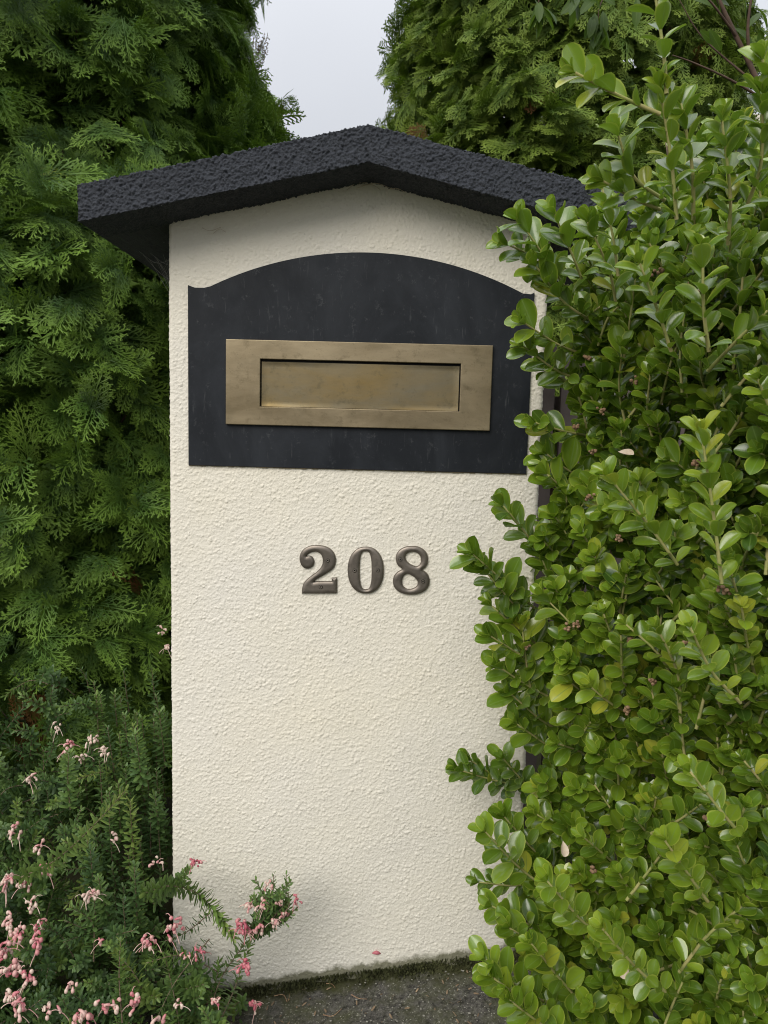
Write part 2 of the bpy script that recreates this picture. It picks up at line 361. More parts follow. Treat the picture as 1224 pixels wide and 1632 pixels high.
# cap: chevron slab
TH = 0.0575; XE0, XE1, YF, YB = -0.447, 0.452, -0.10, 0.62
def capline(x, s):  # s 0 underside, 1 top
    return under(x)+TH*s
cx = np.concatenate([np.linspace(XE0, AX, 400), np.linspace(AX, XE1, 370)[1:]])
cyy = np.concatenate([np.arange(YF, 0.005, 0.0016), np.linspace(0.045, YB, 36)])
ct = np.linspace(0, 1, 50)
P = []
def surf(fn, A, B):
    X, Y = np.meshgrid(A, B, indexing='ij'); P.append((fn(X.ravel(), Y.ravel()), grid(len(A), len(B))))
surf(lambda x, s: np.stack([x, np.full_like(x, YF), capline(x, s)], 1), cx, ct)                       # fascia
surf(lambda x, y: np.stack([x, y, capline(x, 0)], 1)[:, :], cx, cyy[::-1])                             # soffit
surf(lambda x, y: np.stack([x, y, capline(x, 1)], 1), cx, cyy)                                         # top
surf(lambda s, y: np.stack([np.full_like(s, XE0), y, capline(np.full_like(s, XE0), s)], 1), ct[::-1], cyy)
surf(lambda s, y: np.stack([np.full_like(s, XE1), y, capline(np.full_like(s, XE1), s)], 1), ct, cyy)
surf(lambda x, s: np.stack([x, np.full_like(x, YB), capline(x, s)], 1), cx, ct[::-1])
def d_cap(p):
    q = p+0.0012*np.stack([perlin(p/0.004), perlin(p/0.004+9), perlin(p/0.004+19)], 1)
    f1, v1 = worley(q/0.0048); f2, v2 = worley(q/0.0036, 5)
    return 0.0034*(.3+.7*v1)*np.sqrt(np.clip(1-(f1/.72)**2, 0, 1))+.0026*v2*np.sqrt(np.clip(1-(f2/.66)**2, 0, 1))-0.0026+0.0016*perlin(p/0.11)+.0005*perlin(p/.025)
V2, F2 = welded(P, d_cap)
g = Geo(); g.add(V2, F2); g.build('cap', m_cap, PIL)

def prism(poly, holes_idx, y0, y1): pass
def shape_mesh(name, loops, depth, bev, mats, parent, org, res=2, oldmat=None):
    """outline(s) in x,z metres -> a filled, bevelled plate whose back lies at y=org[1] and front at org[1]-depth"""
    cu = bpy.data.curves.new(name, 'CURVE'); cu.dimensions = '2D'; cu.fill_mode = 'BOTH'
    for L in loops:
        sp = cu.splines.new('POLY'); sp.points.add(len(L)-1)
        for q, (x, z) in zip(sp.points, L): q.co = (x, z, 0, 1)
        sp.use_cyclic_u = True
    cu.extrude = max(depth/2-bev, 0.0); cu.bevel_depth = bev; cu.bevel_resolution = res; cu.offset = -bev
    tmp = bpy.data.objects.new('tmp', cu); C.objects.link(tmp)
    dg = bpy.context.evaluated_depsgraph_get(); me = bpy.data.meshes.new_from_object(tmp.evaluated_get(dg))
    bpy.data.objects.remove(tmp); me.name = name
    n = len(me.vertices); co = np.empty(n*3, np.float32); me.vertices.foreach_get('co', co); co = co.reshape(-1, 3)
    w = np.stack([co[:, 0], org[1]-depth/2-co[:, 2], co[:, 1]], 1).astype(np.float32); me.vertices.foreach_set('co', w.ravel())
    me.materials.clear(); me.materials.append(mats); me.update()
    for p in me.polygons: p.use_smooth = False
    o = bpy.data.objects.new(name, me); C.objects.link(o); o.parent = parent; return o

# backing plate: arched
PX0, PX1, PZ0, PZ1 = -0.2966, 0.3077, 0.9264, 1.2400
zpk = float(un(575, 403, 0)[2]); zsh = float(un(345, 457, 0)[2])
xa = PX0+0.040
L = [(PX0, PZ0), (PX1, PZ0), (PX1, zsh+0.002), (PX1-0.006, zsh-0.001)]
xc = (xa+PX1-0.02)/2; hw = (PX1-0.02-xa)/2
for a in np.linspace(1, -1, 60):
    h = zpk-zsh; Rr = (hw*hw+h*h)/(2*h); L.append((xc+a*hw, zpk-Rr+math.sqrt(Rr*Rr-(a*hw)**2)))
L += [(xa-0.012, zsh-0.003), (PX0+0.012, zsh-0.003), (PX0, zsh+0.001)]
PY = -0.0005
pl = shape_mesh('backing_plate', [L], 0.0045, 0.0006, m_plate, PIL, (0, PY))
pl['label'] = 'dark arched metal backing plate'

gg0 = Geo()
for i in range(60):
    x_ = PX0+(PX1-PX0)*i/60; h_ = random.uniform(.0006, .0022); gg0.add([(x_+a*(PX1-PX0)/60, y_, PZ0-c_*h_) for a in (0, 1) for y_ in (0.0, -.003) for c_ in (0, 1)], [(0, 1, 3, 2), (4, 6, 7, 5), (0, 4, 5, 1), (2, 3, 7, 6), (0, 2, 6, 4), (1, 5, 7, 3)])

# letter plate with recessed flap
sx0, sx1, sz0, sz1 = -0.2284, 0.2388, 1.0008, 1.1491
def rect(x0, x1, z0, z1): return [(x0, z0), (x1, z0), (x1, z1), (x0, z1)]
gg0.build('sealant_line', m_edge, PIL, False)
iz = [un(416, 649, 0), un(731, 655, 0), un(416, 574, 0), un(731, 580, 0)]
ix0, ix1 = float(iz[0][0]+0.0005), float(iz[1][0]); iz0, iz1 = float((iz[0][2]+iz[1][2])/2), float((iz[2][2]+iz[3][2])/2)
B0 = PY-0.0048
fr = shape_mesh('letter_plate', [rect(sx0, sx1, sz0, sz1), rect(ix0, ix1, iz0, iz1)[::-1]], 0.0075, 0.0014, m_brass, PIL, (0, B0), 3)
fr['label'] = 'aged brass letter plate frame'
fr['_o'] = (0, 0, 0)
gg = Geo()
def box(g, x0, x1, y0, y1, z0, z1, tone=0.5, mat=0):
    v = [(x, y, z) for x in (x0, x1) for y in (y0, y1) for z in (z0, z1)]
    g.add(v, [(0, 1, 3, 2), (4, 6, 7, 5), (0, 4, 5, 1), (2, 3, 7, 6), (0, 2, 6, 4), (1, 5, 7, 3)], tone, mat=mat)
box(gg, ix0-0.004, ix1+0.004, B0-0.0011, B0-0.0003, iz0-0.004, iz1+0.004)
o = gg.build('slot_gap_shade', m_dark, fr, False)  # near-black sheet, paints the shade seen in the gap above the flap
# flap: dished panel with rounded rim and a dark gap along its top
nx_, nz_ = 60, 26; fx0, fx1, fz0, fz1 = ix0+0.0022, ix1-0.0022, iz0+0.0005, iz1-0.0042
A, Bv = np.meshgrid(np.linspace(0, 1, nx_), np.linspace(0, 1, nz_), indexing='ij'); A = A.ravel(); Bv = Bv.ravel()
def ease(a, w=0.035): return sstep(0, w, np.minimum(a, 1-a))
A2 = A*1.0; dx = np.minimum(A, 1-A)*(fx1-fx0); dz = np.minimum(Bv, 1-Bv)*(fz1-fz0); e = sstep(0, 0.006, np.minimum(dx, dz))
V = np.stack([fx0+A2*(fx1-fx0), B0-0.0048+0.0006*e+0.0005*np.sin(A*7+1)*e, fz0+Bv*(fz1-fz0)], 1)
gg = Geo(); gg.add(V, grid(nx_, nz_))
o = gg.build('letter_flap', m_brassin, fr); o['label'] = 'tarnished brass flap recessed in the letter plate'

# digits, traced at 4.371 px per photo pixel from (440, 820)
mm = 4.371
def tr(pts, smooth=True):
    q = [un(440+x/mm, 820+y/mm, 0) for x, y in pts]; return np.array([(a[0], 0, a[2]) for a in q])
def cr(pts, corners=(), n=5):
    P_ = tr(pts); k = len(P_); o = []
    for i in range(k):
        a, b_, c_, d_ = P_[i-1], P_[i], P_[(i+1) % k], P_[(i+2) % k]
        if i in corners: a = b_
        if (i+1) % k in corners: d_ = c_
        st = i in corners and (i+1) % k in corners
        for f in np.linspace(0, 1, n, endpoint=False):
            if st: o.append(b_+(c_-b_)*f)
            else: o.append(0.5*(2*b_+(c_-a)*f+(2*a-5*b_+4*c_-d_)*f*f+(3*b_-a-3*c_+d_)*f**3))
    return [(p[0], p[2]) for p in o]
two = [(163, 305), (170, 272), (190, 242), (222, 221), (262, 212), (310, 213), (352, 222), (387, 243), (411, 275), (420, 312), (415, 348), (398, 377), (365, 402), (322, 428), (280, 452), (262, 468),
       (300, 462), (345, 462), (387, 462), (387, 437), (427, 437), (428, 490), (427, 548), (300, 550), (179, 549), (181, 515), (190, 482), (212, 452), (250, 422), (290, 392), (316, 360), (325, 325), (320, 292),
       (305, 270), (280, 259), (250, 262), (226, 274), (213, 288), (236, 284), (257, 296), (269, 320), (266, 346), (250, 366), (222, 377), (195, 371), (173, 346)]
zero = [(498+127.5*(1+math.cos(a)*abs(math.cos(a))**-0.12 if abs(math.cos(a)) > 1e-6 else 1+0), 386+164*math.sin(a)*abs(math.sin(a)+1e-9)**-0.06) for a in np.linspace(0, 2*math.pi, 28, endpoint=False)]
zin = [(625+40*np.sign(math.cos(a))*abs(math.cos(a))**0.62, 388+131*np.sign(math.sin(a))*abs(math.sin(a))**0.8) for a in np.linspace(0, 2*math.pi, 28, endpoint=False)]
eight = [(948, 218), (988, 222), (1026, 240), (1052, 270), (1061, 308), (1055, 345), (1040, 368), (1022, 384), (1050, 405), (1067, 435), (1071, 470), (1058, 507), (1030, 535), (985, 553), (935, 558), (885, 551), (845, 531), (820, 500), (813, 465), (820, 430), (842, 400), (874, 379), (848, 355), (835, 325), (834, 290), (848, 258), (875, 234), (910, 221)]
e1 = [(903, 292), (915, 270), (943, 260), (975, 264), (1000, 285), (1008, 315), (1002, 343), (982, 358), (955, 352), (925, 335), (908, 315)]
e2 = [(898, 420), (920, 413), (945, 425), (968, 443), (984, 465), (981, 493), (957, 511), (925, 517), (897, 506), (881, 480), (883, 445)]
digs = [([cr(two, (15, 18, 19, 20, 22, 24, 37))], 'bronze number 2', [(362, 316), (314, 500)]),
        ([cr(zero), cr(zin)[::-1]], 'bronze number 0', [(548, 386), (710, 383)]),
        ([cr(eight, ()), cr(e1)[::-1], cr(e2)[::-1]], 'bronze number 8', [(866, 309), (1023, 461)])]
def relief(name, loops, m, parent, h=0.00042, H=0.0055, R_=0.0075):
    """a cast numeral: rounded relief that swells away from its outline"""
    A_ = np.concatenate([np.array(l) for l in loops]); lo_, hi_ = A_.min(0)-.002, A_.max(0)+.002
    X, Z = np.meshgrid(np.arange(lo_[0], hi_[0], h), np.arange(lo_[1], hi_[1], h), indexing='ij'); sh = X.shape; Q = np.stack([X.ravel(), Z.ravel()], 1)
    dist = np.full(len(Q), 1e9); ins = np.zeros(len(Q), bool); near = np.zeros_like(Q)
    for l in loops:
        l = np.array(l)
        for a, b_ in zip(l, np.roll(l, -1, 0)):
            e_ = b_-a; tt = np.clip(((Q-a)@e_)/max(e_@e_, 1e-12), 0, 1); pr = a+tt[:, None]*e_; dd = np.linalg.norm(Q-pr, axis=1)
            k = dd < dist; dist[k] = dd[k]; near[k] = pr[k]
            c_ = ((a[1] > Q[:, 1]) != (b_[1] > Q[:, 1])) & (Q[:, 0] < (b_[0]-a[0])*(Q[:, 1]-a[1])/((b_[1]-a[1]) if abs(b_[1]-a[1]) > 1e-12 else 1e-12)+a[0]); ins ^= c_
    snap = (~ins) & (dist < h*1.5); Q[snap] = near[snap]; ok = ins | snap; dd = np.where(ins, dist, 0)
    t_ = np.clip(dd/R_, 0, 1); y = -.0005-H*(1-(1-t_)**2)**.5*.62-H*.38*sstep(0, .0009, dd)
    Fq = grid(*sh); Fq = Fq[ok[Fq].all(1)]
    used = np.unique(Fq); mp_ = np.full(len(Q), -1); mp_[used] = np.arange(len(used)); Fq = mp_[Fq]
    V = np.stack([Q[used, 0], y[used], Q[used, 1]], 1)
    ed = np.concatenate([Fq[:, [i, (i+1) % 4]] for i in range(4)]); key = np.sort(ed, 1); _, ix, ct_ = np.unique(key, axis=0, return_index=True, return_counts=True); ed = ed[ix[ct_ == 1]]
    n0 = len(V); V = np.concatenate([V, V*np.array([1, 0, 1])+np.array([0, .001, 0])]); g_ = Geo(); g_.add(V, np.concatenate([Fq, np.stack([ed[:, 1], ed[:, 0], ed[:, 0]+n0, ed[:, 1]+n0], 1)]))
    return g_.build(name, m, parent)
for lo, lab, scr in digs:
    d_ = relief('house_number', lo, m_bronze, PIL); d_['label'] = lab; d_['_o'] = (0, 0, 0)
    for s_ in scr:
        p = un(440+s_[0]/mm, 820+s_[1]/mm, 0); gg = Geo(); nn = 14; yy = -0.0062
        prof = [(0.0037, 0.0012), (0.0035, -0.0009), (0.0029, -0.0010), (0.0012, -0.0017), (0.0009, -0.0004)]
        Vv = [(p[0]+r_*math.cos(a), yy+dy, p[2]+r_*math.sin(a)) for r_, dy in prof for a in np.arange(nn)*2*math.pi/nn]
        Vv.append((p[0], yy+0.0002, p[2])); Fq = [(i*nn+j, i*nn+(j+1) % nn, (i+1)*nn+(j+1) % nn, (i+1)*nn+j) for i in range(4) for j in range(nn)]
        gg.add(Vv, Fq); gg.F.append(np.array([(4*nn+j, 4*nn+(j+1) % nn, 5*nn) for j in range(nn)])); gg.m.append(np.zeros(nn))
        gg.m[0] = np.repeat([0, 0, 1, 0], nn)
        gg.build('screw', [m_dark, m_bronze], d_)

# ------------------------------------------------------------------ leaf and spray templates
def leaf_tmpl(ws, ss, cols, cup, bend, fold=0.0):
    V = []; ac = []; al = []
    for s_, w_ in zip(ss, ws):
        for c_ in cols:
            V.append((s_, c_*w_, cup*w_*c_*c_+fold*abs(c_)*w_-bend*s_*s_)); ac.append(abs(c_)); al.append(s_)
    return np.array(V), grid(len(ss), len(cols)), np.array(ac), np.array(al)
bl_w = (.02, .05, .15, .245, .295, .285, .20, .10, .015); bl_s = (0, .07, .2, .38, .58, .77, .91, .975, 1.0)
BOX = [leaf_tmpl(bl_w, bl_s, (-1, -.86, -.45, 0, .45, .86, 1), cu, be, fo) for cu, be, fo in ((.35, .10, .12), (.15, .22, .2), (.5, -.05, .05))]
BOXLO = leaf_tmpl((.02, .16, .29, .25, .02), (0, .2, .55, .85, 1), (-1, 0, 1), .3, .12)
def orient(d, n):
    d = nrm(d); n = nrm(n-d*(n*d).sum(-1, keepdims=True)); return np.stack([d, np.cross(n, d), n], 1)

class Shoots:
    """collects boxwood shoots: leafy stems with opposite, crosswise leaf pairs"""
    def __init__(s): s.L = [[], [], [], []]; s.g = Geo()
    def shoot(s, pts, leaf=0.027, tone=0.5, lo=False, stem=True, gap=None, bare=0.0, up=None):
        gap = gap or leaf*.47
        n = 12; P_ = curve_pts(pts, n); seg = np.linalg.norm(np.diff(P_, axis=0), axis=1); cum = np.concatenate([[0], np.cumsum(seg)]); LL = cum[-1]
        if stem: tube(s.g, P_[::2] if lo else P_, np.linspace(0.0022, 0.0012, len(P_[::2]) if lo else n), 4 if lo else 5, random.random(), 1)
        k = 0; x = LL*bare+0.003; az = random.random()*3
        while x < LL:
            f = x/LL; p = np.array([np.interp(x, cum, P_[:, j]) for j in range(3)]); q = np.array([np.interp(min(x+0.004, LL), cum, P_[:, j]) for j in range(3)])
            D = nrm(q-p) if np.linalg.norm(q-p) > 1e-6 else nrm(P_[-1]-P_[-2]); u, v = frame_of(D); az += math.pi/2+random.uniform(-.25, .25)
            ll = leaf*(0.82+0.25*math.sin(f*2.6))*random.uniform(.8, 1.15)
            for sg in (0, math.pi):
                th = math.radians(random.gauss(56-16*f, 9)); pv = math.cos(az+sg)*u+math.sin(az+sg)*v
                d = math.cos(th)*D+math.sin(th)*pv; nn = D*1.0+np.array([0, -.7, .45])*0.75+RS.normal(size=3)*.16
                lt = min(1, max(0, tone+random.gauss(0, .13)+0.10*(f-.5)))
                if random.random() < 0.012: lt = 1.0
                s.L[3 if lo else random.randrange(3)].append((p, d, nn, ll*random.uniform(.88, 1.08), lt))
            x += gap*random.uniform(.8, 1.25)*(1.15-0.35*f); k += 1
        D = nrm(P_[-1]-P_[-2]); u, v = frame_of(D)              # the young leaves at the tip
        for j in range(4):
            a = az+j*math.pi/2+.4; th = math.radians(22+12*(j % 2)); pv = math.cos(a)*u+math.sin(a)*v
            s.L[3 if lo else random.randrange(3)].append((P_[-1], math.cos(th)*D+math.sin(th)*pv, D-pv*.3+RS.normal(size=3)*.1, leaf*random.uniform(.5, .78), min(1, tone+.17)))
    def build(s, name, parent):
        for i, q in enumerate(s.L):
            if not q: continue
            O = np.array([a[0] for a in q]); B = orient(np.array([a[1] for a in q]), np.array([a[2] for a in q]))
            B = B*np.array([a[3] for a in q])[:, None, None]; s.g.inst(BOX[i] if i < 3 else BOXLO, B, O, np.array([a[4] for a in q]), 0)
        return s.g.build(name, [m_box, m_stem], parent)

# ------------------------------------------------------------------ boxwood
BX = thing('boxwood_shrub', 'glossy green boxwood shrub with yellow-edged leaves overlapping the right side of the pillar', 'shrub', (0.55, -0.1, float(zg(0.55))))
bpy_y = [-60, 60, 120, 160, 200, 300, 370, 450, 560, 650, 750, 800, 900, 1000, 1100, 1180, 1260, 1330, 1450, 1530, 1760]
bpy_x = [1500, 1340, 1240, 1180, 1095, 1025, 908, 902, 905, 908, 900, 872, 828, 816, 830, 865, 848, 832, 830, 835, 858]
def ybox(px, py):
    t_ = np.clip((px-np.interp(py, bpy_y, bpy_x))/330, 0, 1); low = np.clip((py-1250)/350, 0, 1)
    return -0.16-0.40*t_**0.8-0.10*low*(1-t_)
core = Shoots()
for layer in range(5):
    st = [62, 60, 66, 80, 100][layer]
    for py in np.arange(130, 1800, st*.8):
        for px in np.arange(760, 1440, st):
            x = px+random.uniform(-.5, .5)*st; y = py+random.uniform(-.5, .5)*st
            if x < np.interp(y, bpy_y, bpy_x)+layer*3: continue
            Y0 = float(ybox(x, y))+layer*0.042+random.gauss(0, .018)
            tip = un(x, y, Y0)
            if tip[2] < zg(tip[0])+0.03: continue
            left = 1-min(1, (x-np.interp(y, bpy_y, bpy_x))/260)
            D = nrm(np.array([-.25-.45*left+random.gauss(0, .34), -.50+random.gauss(0, .28), .82+random.gauss(0, .33)]))
            Ls = random.uniform(.07, .12); base = tip-D*Ls+np.array([0.01, .012, -.012])*random.uniform(.2, 1.5)
            mid = (tip+base)/2+RS.normal(size=3)*.006
            core.shoot([base, mid, tip], leaf=(Y0-CY)*random.uniform(31, 45)/1200*(.86 if layer > 1 else 1), tone=.46+random.gauss(0, .13), lo=layer > 1)
core.build('foliage', BX)
# the shoots that stand out at the edge: (tip px, base px, Y tip, Y base, leaf, tone)
SP = [((1040, -35), (1062, 150), -.60, -.60, .031, .62), ((1052, 140), (1078, 350), -.60, -.57, .029, .62), ((905, 112), (1040, 178), -.62, -.60, .030, .6),
      ((950, 285), (1040, 330), -.5, -.48, .028, .5), ((985, 215), (1060, 320), -.52, -.5, .029, .55), ((1085, 165), (1105, 350), -.58, -.55, .032, .55),
      ((1150, 190), (1160, 390), -.60, -.55, .033, .5), ((1215, 150), (1190, 330), -.60, -.55, .033, .5), ((1215, 95), (1240, 210), -.6, -.6, .03, .6),
      ((785, 385), (880, 430), -.24, -.20, .030, .42), ((808, 350), (890, 470), -.26, -.2, .030, .45), ((862, 338), (905, 440), -.32, -.27, .030, .45), ((915, 350), (960, 480), -.38, -.34, .031, .55), ((960, 300), (985, 440), -.42, -.40, .031, .55),
      ((832, 420), (925, 510), -.26, -.22, .031, .5), ((812, 510), (905, 560), -.26, -.2, .031, .5), ((812, 548), (900, 600), -.24, -.18, .029, .5),
      ((845, 580), (905, 610), -.16, -.12, .022, .35), ((832, 670), (915, 690), -.2, -.14, .027, .4), ((850, 720), (915, 760), -.18, -.13, .026, .45), ((850, 752), (925, 810), -.2, -.15, .028, .5),
      ((790, 802), (862, 900), -.2, -.14, .027, .32), ((742, 880), (850, 975), -.22, -.14, .027, .36), ((760, 905), (850, 1000), -.2, -.14, .026, .38), ((772, 962), (870, 1040), -.2, -.14, .027, .4), ((770, 1010), (870, 1070), -.22, -.15, .028, .42), ((782, 1058), (880, 1115), -.22, -.16, .027, .42),
      ((800, 1100), (880, 1160), -.2, -.14, .028, .42), ((812, 1150), (890, 1200), -.2, -.14, .027, .4),
      ((716, 1222), (838, 1250), -.12, -.06, .024, .22), ((738, 1208), (830, 1262), -.10, -.06, .022, .18), ((790, 1205), (850, 1270), -.12, -.06, .022, .18),  # low tones paint the shade on these sprigs into their leaf colour
      ((762, 1322), (870, 1420), -.32, -.26, .029, .5), ((792, 1298), (880, 1385), -.25, -.2, .025, .35), ((752, 1402), (840, 1400), -.14, -.1, .023, .2), ((772, 1440), (880, 1490), -.3, -.26, .026, .42), ((800, 1475), (890, 1530), -.32, -.26, .027, .45),
      ((762, 1525), (880, 1600), -.42, -.36, .030, .58), ((775, 1555), (890, 1625), -.44, -.38, .030, .6), ((800, 1590), (900, 1660), -.45, -.40, .031, .58), ((835, 1500), (920, 1600), -.42, -.36, .03, .55),
      ((1118, 690), (1150, 930), -.62, -.60, .033, .74), ((970, 760), (1080, 900), -.52, -.5, .032, .6), ((1100, 1000), (1180, 1120), -.62, -.58, .033, .66), ((1060, 1340), (1130, 1440), -.6, -.56, .032, .66),
      ((1100, 1230), (1180, 1330), -.62, -.6, .033, .6), ((960, 1480), (1060, 1580), -.56, -.52, .032, .66), ((860, 1400), (960, 1500), -.48, -.44, .031, .62), ((1020, 420), (1070, 560), -.55, -.52, .031, .6), ((1120, 400), (1130, 560), -.6, -.57, .032, .55)]
for tp, bs, yt, yb, lf, tn in SP:
    if tp[0] < 960: sh_ = 22 if 320 < tp[1] < 770 else 12; tp = (tp[0]+sh_, tp[1]+4); bs = (bs[0]+sh_, bs[1]+4)
    T_, B_ = un(*tp, yt), un(*bs, yb); mid = (T_+B_)/2+np.array([.004, 0.0, -.007])+RS.normal(size=3)*.003
    sh = Shoots(); lw = (yt-CY)*random.uniform(40, 47)/1200*(.72 if tn < .3 else 1); sh.shoot([B_, mid, T_], leaf=lw, tone=tn, bare=0.0); sh.build('leafy_shoot', BX)
g = Geo()                                                 # woody stems inside
for i in range(46):
    b0 = np.array([random.uniform(.55, 1.0), random.uniform(-.15, .1), 0.0]); b0[2] = zg(b0[0])-.02
    tx, ty = random.uniform(900, 1350), random.uniform(150, 1350); e_ = un(tx, ty, float(ybox(tx, ty))+.09)
    m1 = b0*.5+e_*.5+np.array([random.gauss(0, .05), random.uniform(0, .12), random.gauss(0, .04)])
    tube(g, curve_pts([b0, m1, e_], 12), np.linspace(.006, .0016, 12), 6, random.random())
g.build('woody_stem', m_twig, BX)
g = Geo()                                                 # little brown bud clusters at the leaf axils
def blob(g, c, r, tone=0.5, mat=0, sc=(1, 1, 1), n=6, m=5, axis=None):
    V = []; 
    for i in range(m):
        ph = math.pi*(i+.5)/m
        for j in range(n):
            a = 2*math.pi*j/n; V.append((math.cos(ph)*sc[0], math.sin(ph)*math.cos(a)*sc[1], math.sin(ph)*math.sin(a)*sc[2]))
    V = np.array(V)*r
    if axis is not None:
        d = nrm(axis); u, v = frame_of(d); V = V@np.stack([d, u, v])
    Fq = [(i*n+j, i*n+(j+1) % n, (i+1)*n+(j+1) % n, (i+1)*n+j) for i in range(m-1) for j in range(n)]
    g.add(V+np.asarray(c), Fq, tone, 0, 0, mat)
for px, py in [(1012, 608), (1050, 432), (1110, 740), (1005, 1020), (1040, 1085), (945, 1385), (918, 995), (1085, 1030), (905, 1000), (840, 1030), (958, 655), (1155, 940), (945, 720), (985, 860), (880, 812), (1100, 460), (935, 570), (940, 790), (1120, 460), (1130, 1310), (1000, 1130), (920, 680)]:
    c0 = un(px, py, float(ybox(px, py))-.012)
    g = Geo()
    for q in range(8): blob(g, c0+RS.normal(size=3)*.0026, random.uniform(.0018, .003), random.random())
    g.build('bud_cluster', m_bud, BX)
for px, py, az in [(985, 720, .2), (1052, 1318, .5), (897, 1340, 1.5), (995, 1530, 1.7), (848, 1478, 2.4)]:
    g = Geo(); d = np.array([math.cos(az), -.5, -math.sin(az)]); B = orient(np.array([d]), np.array([[.7*math.cos(az*5), -1, .8]]))*.021
    g.inst(BOX[2], B, np.array([un(px, py, float(ybox(px, py))-.035)]), np.array([.5])); g.build('dry_leaf', m_dry, BX)

# ------------------------------------------------------------------ conifers
def spray_tmpl(nb, sub, seed, droop, full=True, wd=0.030):
    R_ = np.random.default_rng(seed); V = []; Fq = []; al = []
    def strip(a, d, L_, w, zb_):
        n = np.array([-d[1], d[0]])*w; k = len(V); tip = a+d*L_
        for q, f in ((a, 0), (a+d*L_*.55+n, .5), (tip, 1), (a+d*L_*.55-n, .5)):
            zz = zb_+(0.35*w if f == .5 else 0); x = q[0]
            V.append((q[0], q[1], zz-droop*x*x)); al.append(f)
        Fq.append((k, k+1, k+2, k+3))
    ax = np.array([1.0, 0.0]); strip(np.array([0, 0.]), ax, .55, wd*.35, 0); strip(np.array([.4, 0.]), ax, .6, wd*.45, 0)
    for i in range(nb):
        s_ = .10+.86*i/nb; sd_ = 1 if i % 2 else -1; a_ = math.radians(R_.normal(42, 5))*sd_
        L_ = (.46*(1-s_)**.7+.10)*R_.uniform(.85, 1.1)*min(1, .6+s_*2); d = np.array([math.cos(a_), math.sin(a_)]); p0 = np.array([s_, 0.]); z0 = R_.normal(0, .012)
        strip(p0, d, L_, wd*.42, z0)
        if full:
            ns = max(2, int(L_/sub))
            for j in range(ns):
                f = .12+.85*j/ns; sb = 1 if j % 2 else -1; a2 = a_+math.radians(R_.normal(38, 6))*sb; d2 = np.array([math.cos(a2), math.sin(a2)])
                L2 = (.20*(1-f)+.055)*R_.uniform(.8, 1.15); strip(p0+d*L_*f, d2, L2, wd*.38, z0+R_.normal(0, .01))
                if L2 > .12:
                    for sg in (-1, 1):
                        a3 = a2+sg*math.radians(35); strip(p0+d*L_*f+d2*L2*(.45 if sg > 0 else .65), np.array([math.cos(a3), math.sin(a3)]), .07, wd*.36, z0)
    V = np.array(V); return V, np.array(Fq), np.zeros(len(V)), np.clip(V[:, 0]+np.abs(V[:, 1])*.7, 0, 1.1)
FINE = [spray_tmpl(12, .085, 1, .25, wd=.036), spray_tmpl(13, .09, 2, .45, wd=.036), spray_tmpl(12, .09, 3, .1, wd=.036)]
MED = [spray_tmpl(11, .15, 4, .3, True, .06), spray_tmpl(12, .15, 5, .15, True, .06)]
COARSE = [spray_tmpl(11, 1, 6, .25, False, .17), spray_tmpl(12, 1, 7, .45, False, .17)]
print('spray faces', [len(x[1]) for x in FINE+MED+COARSE])

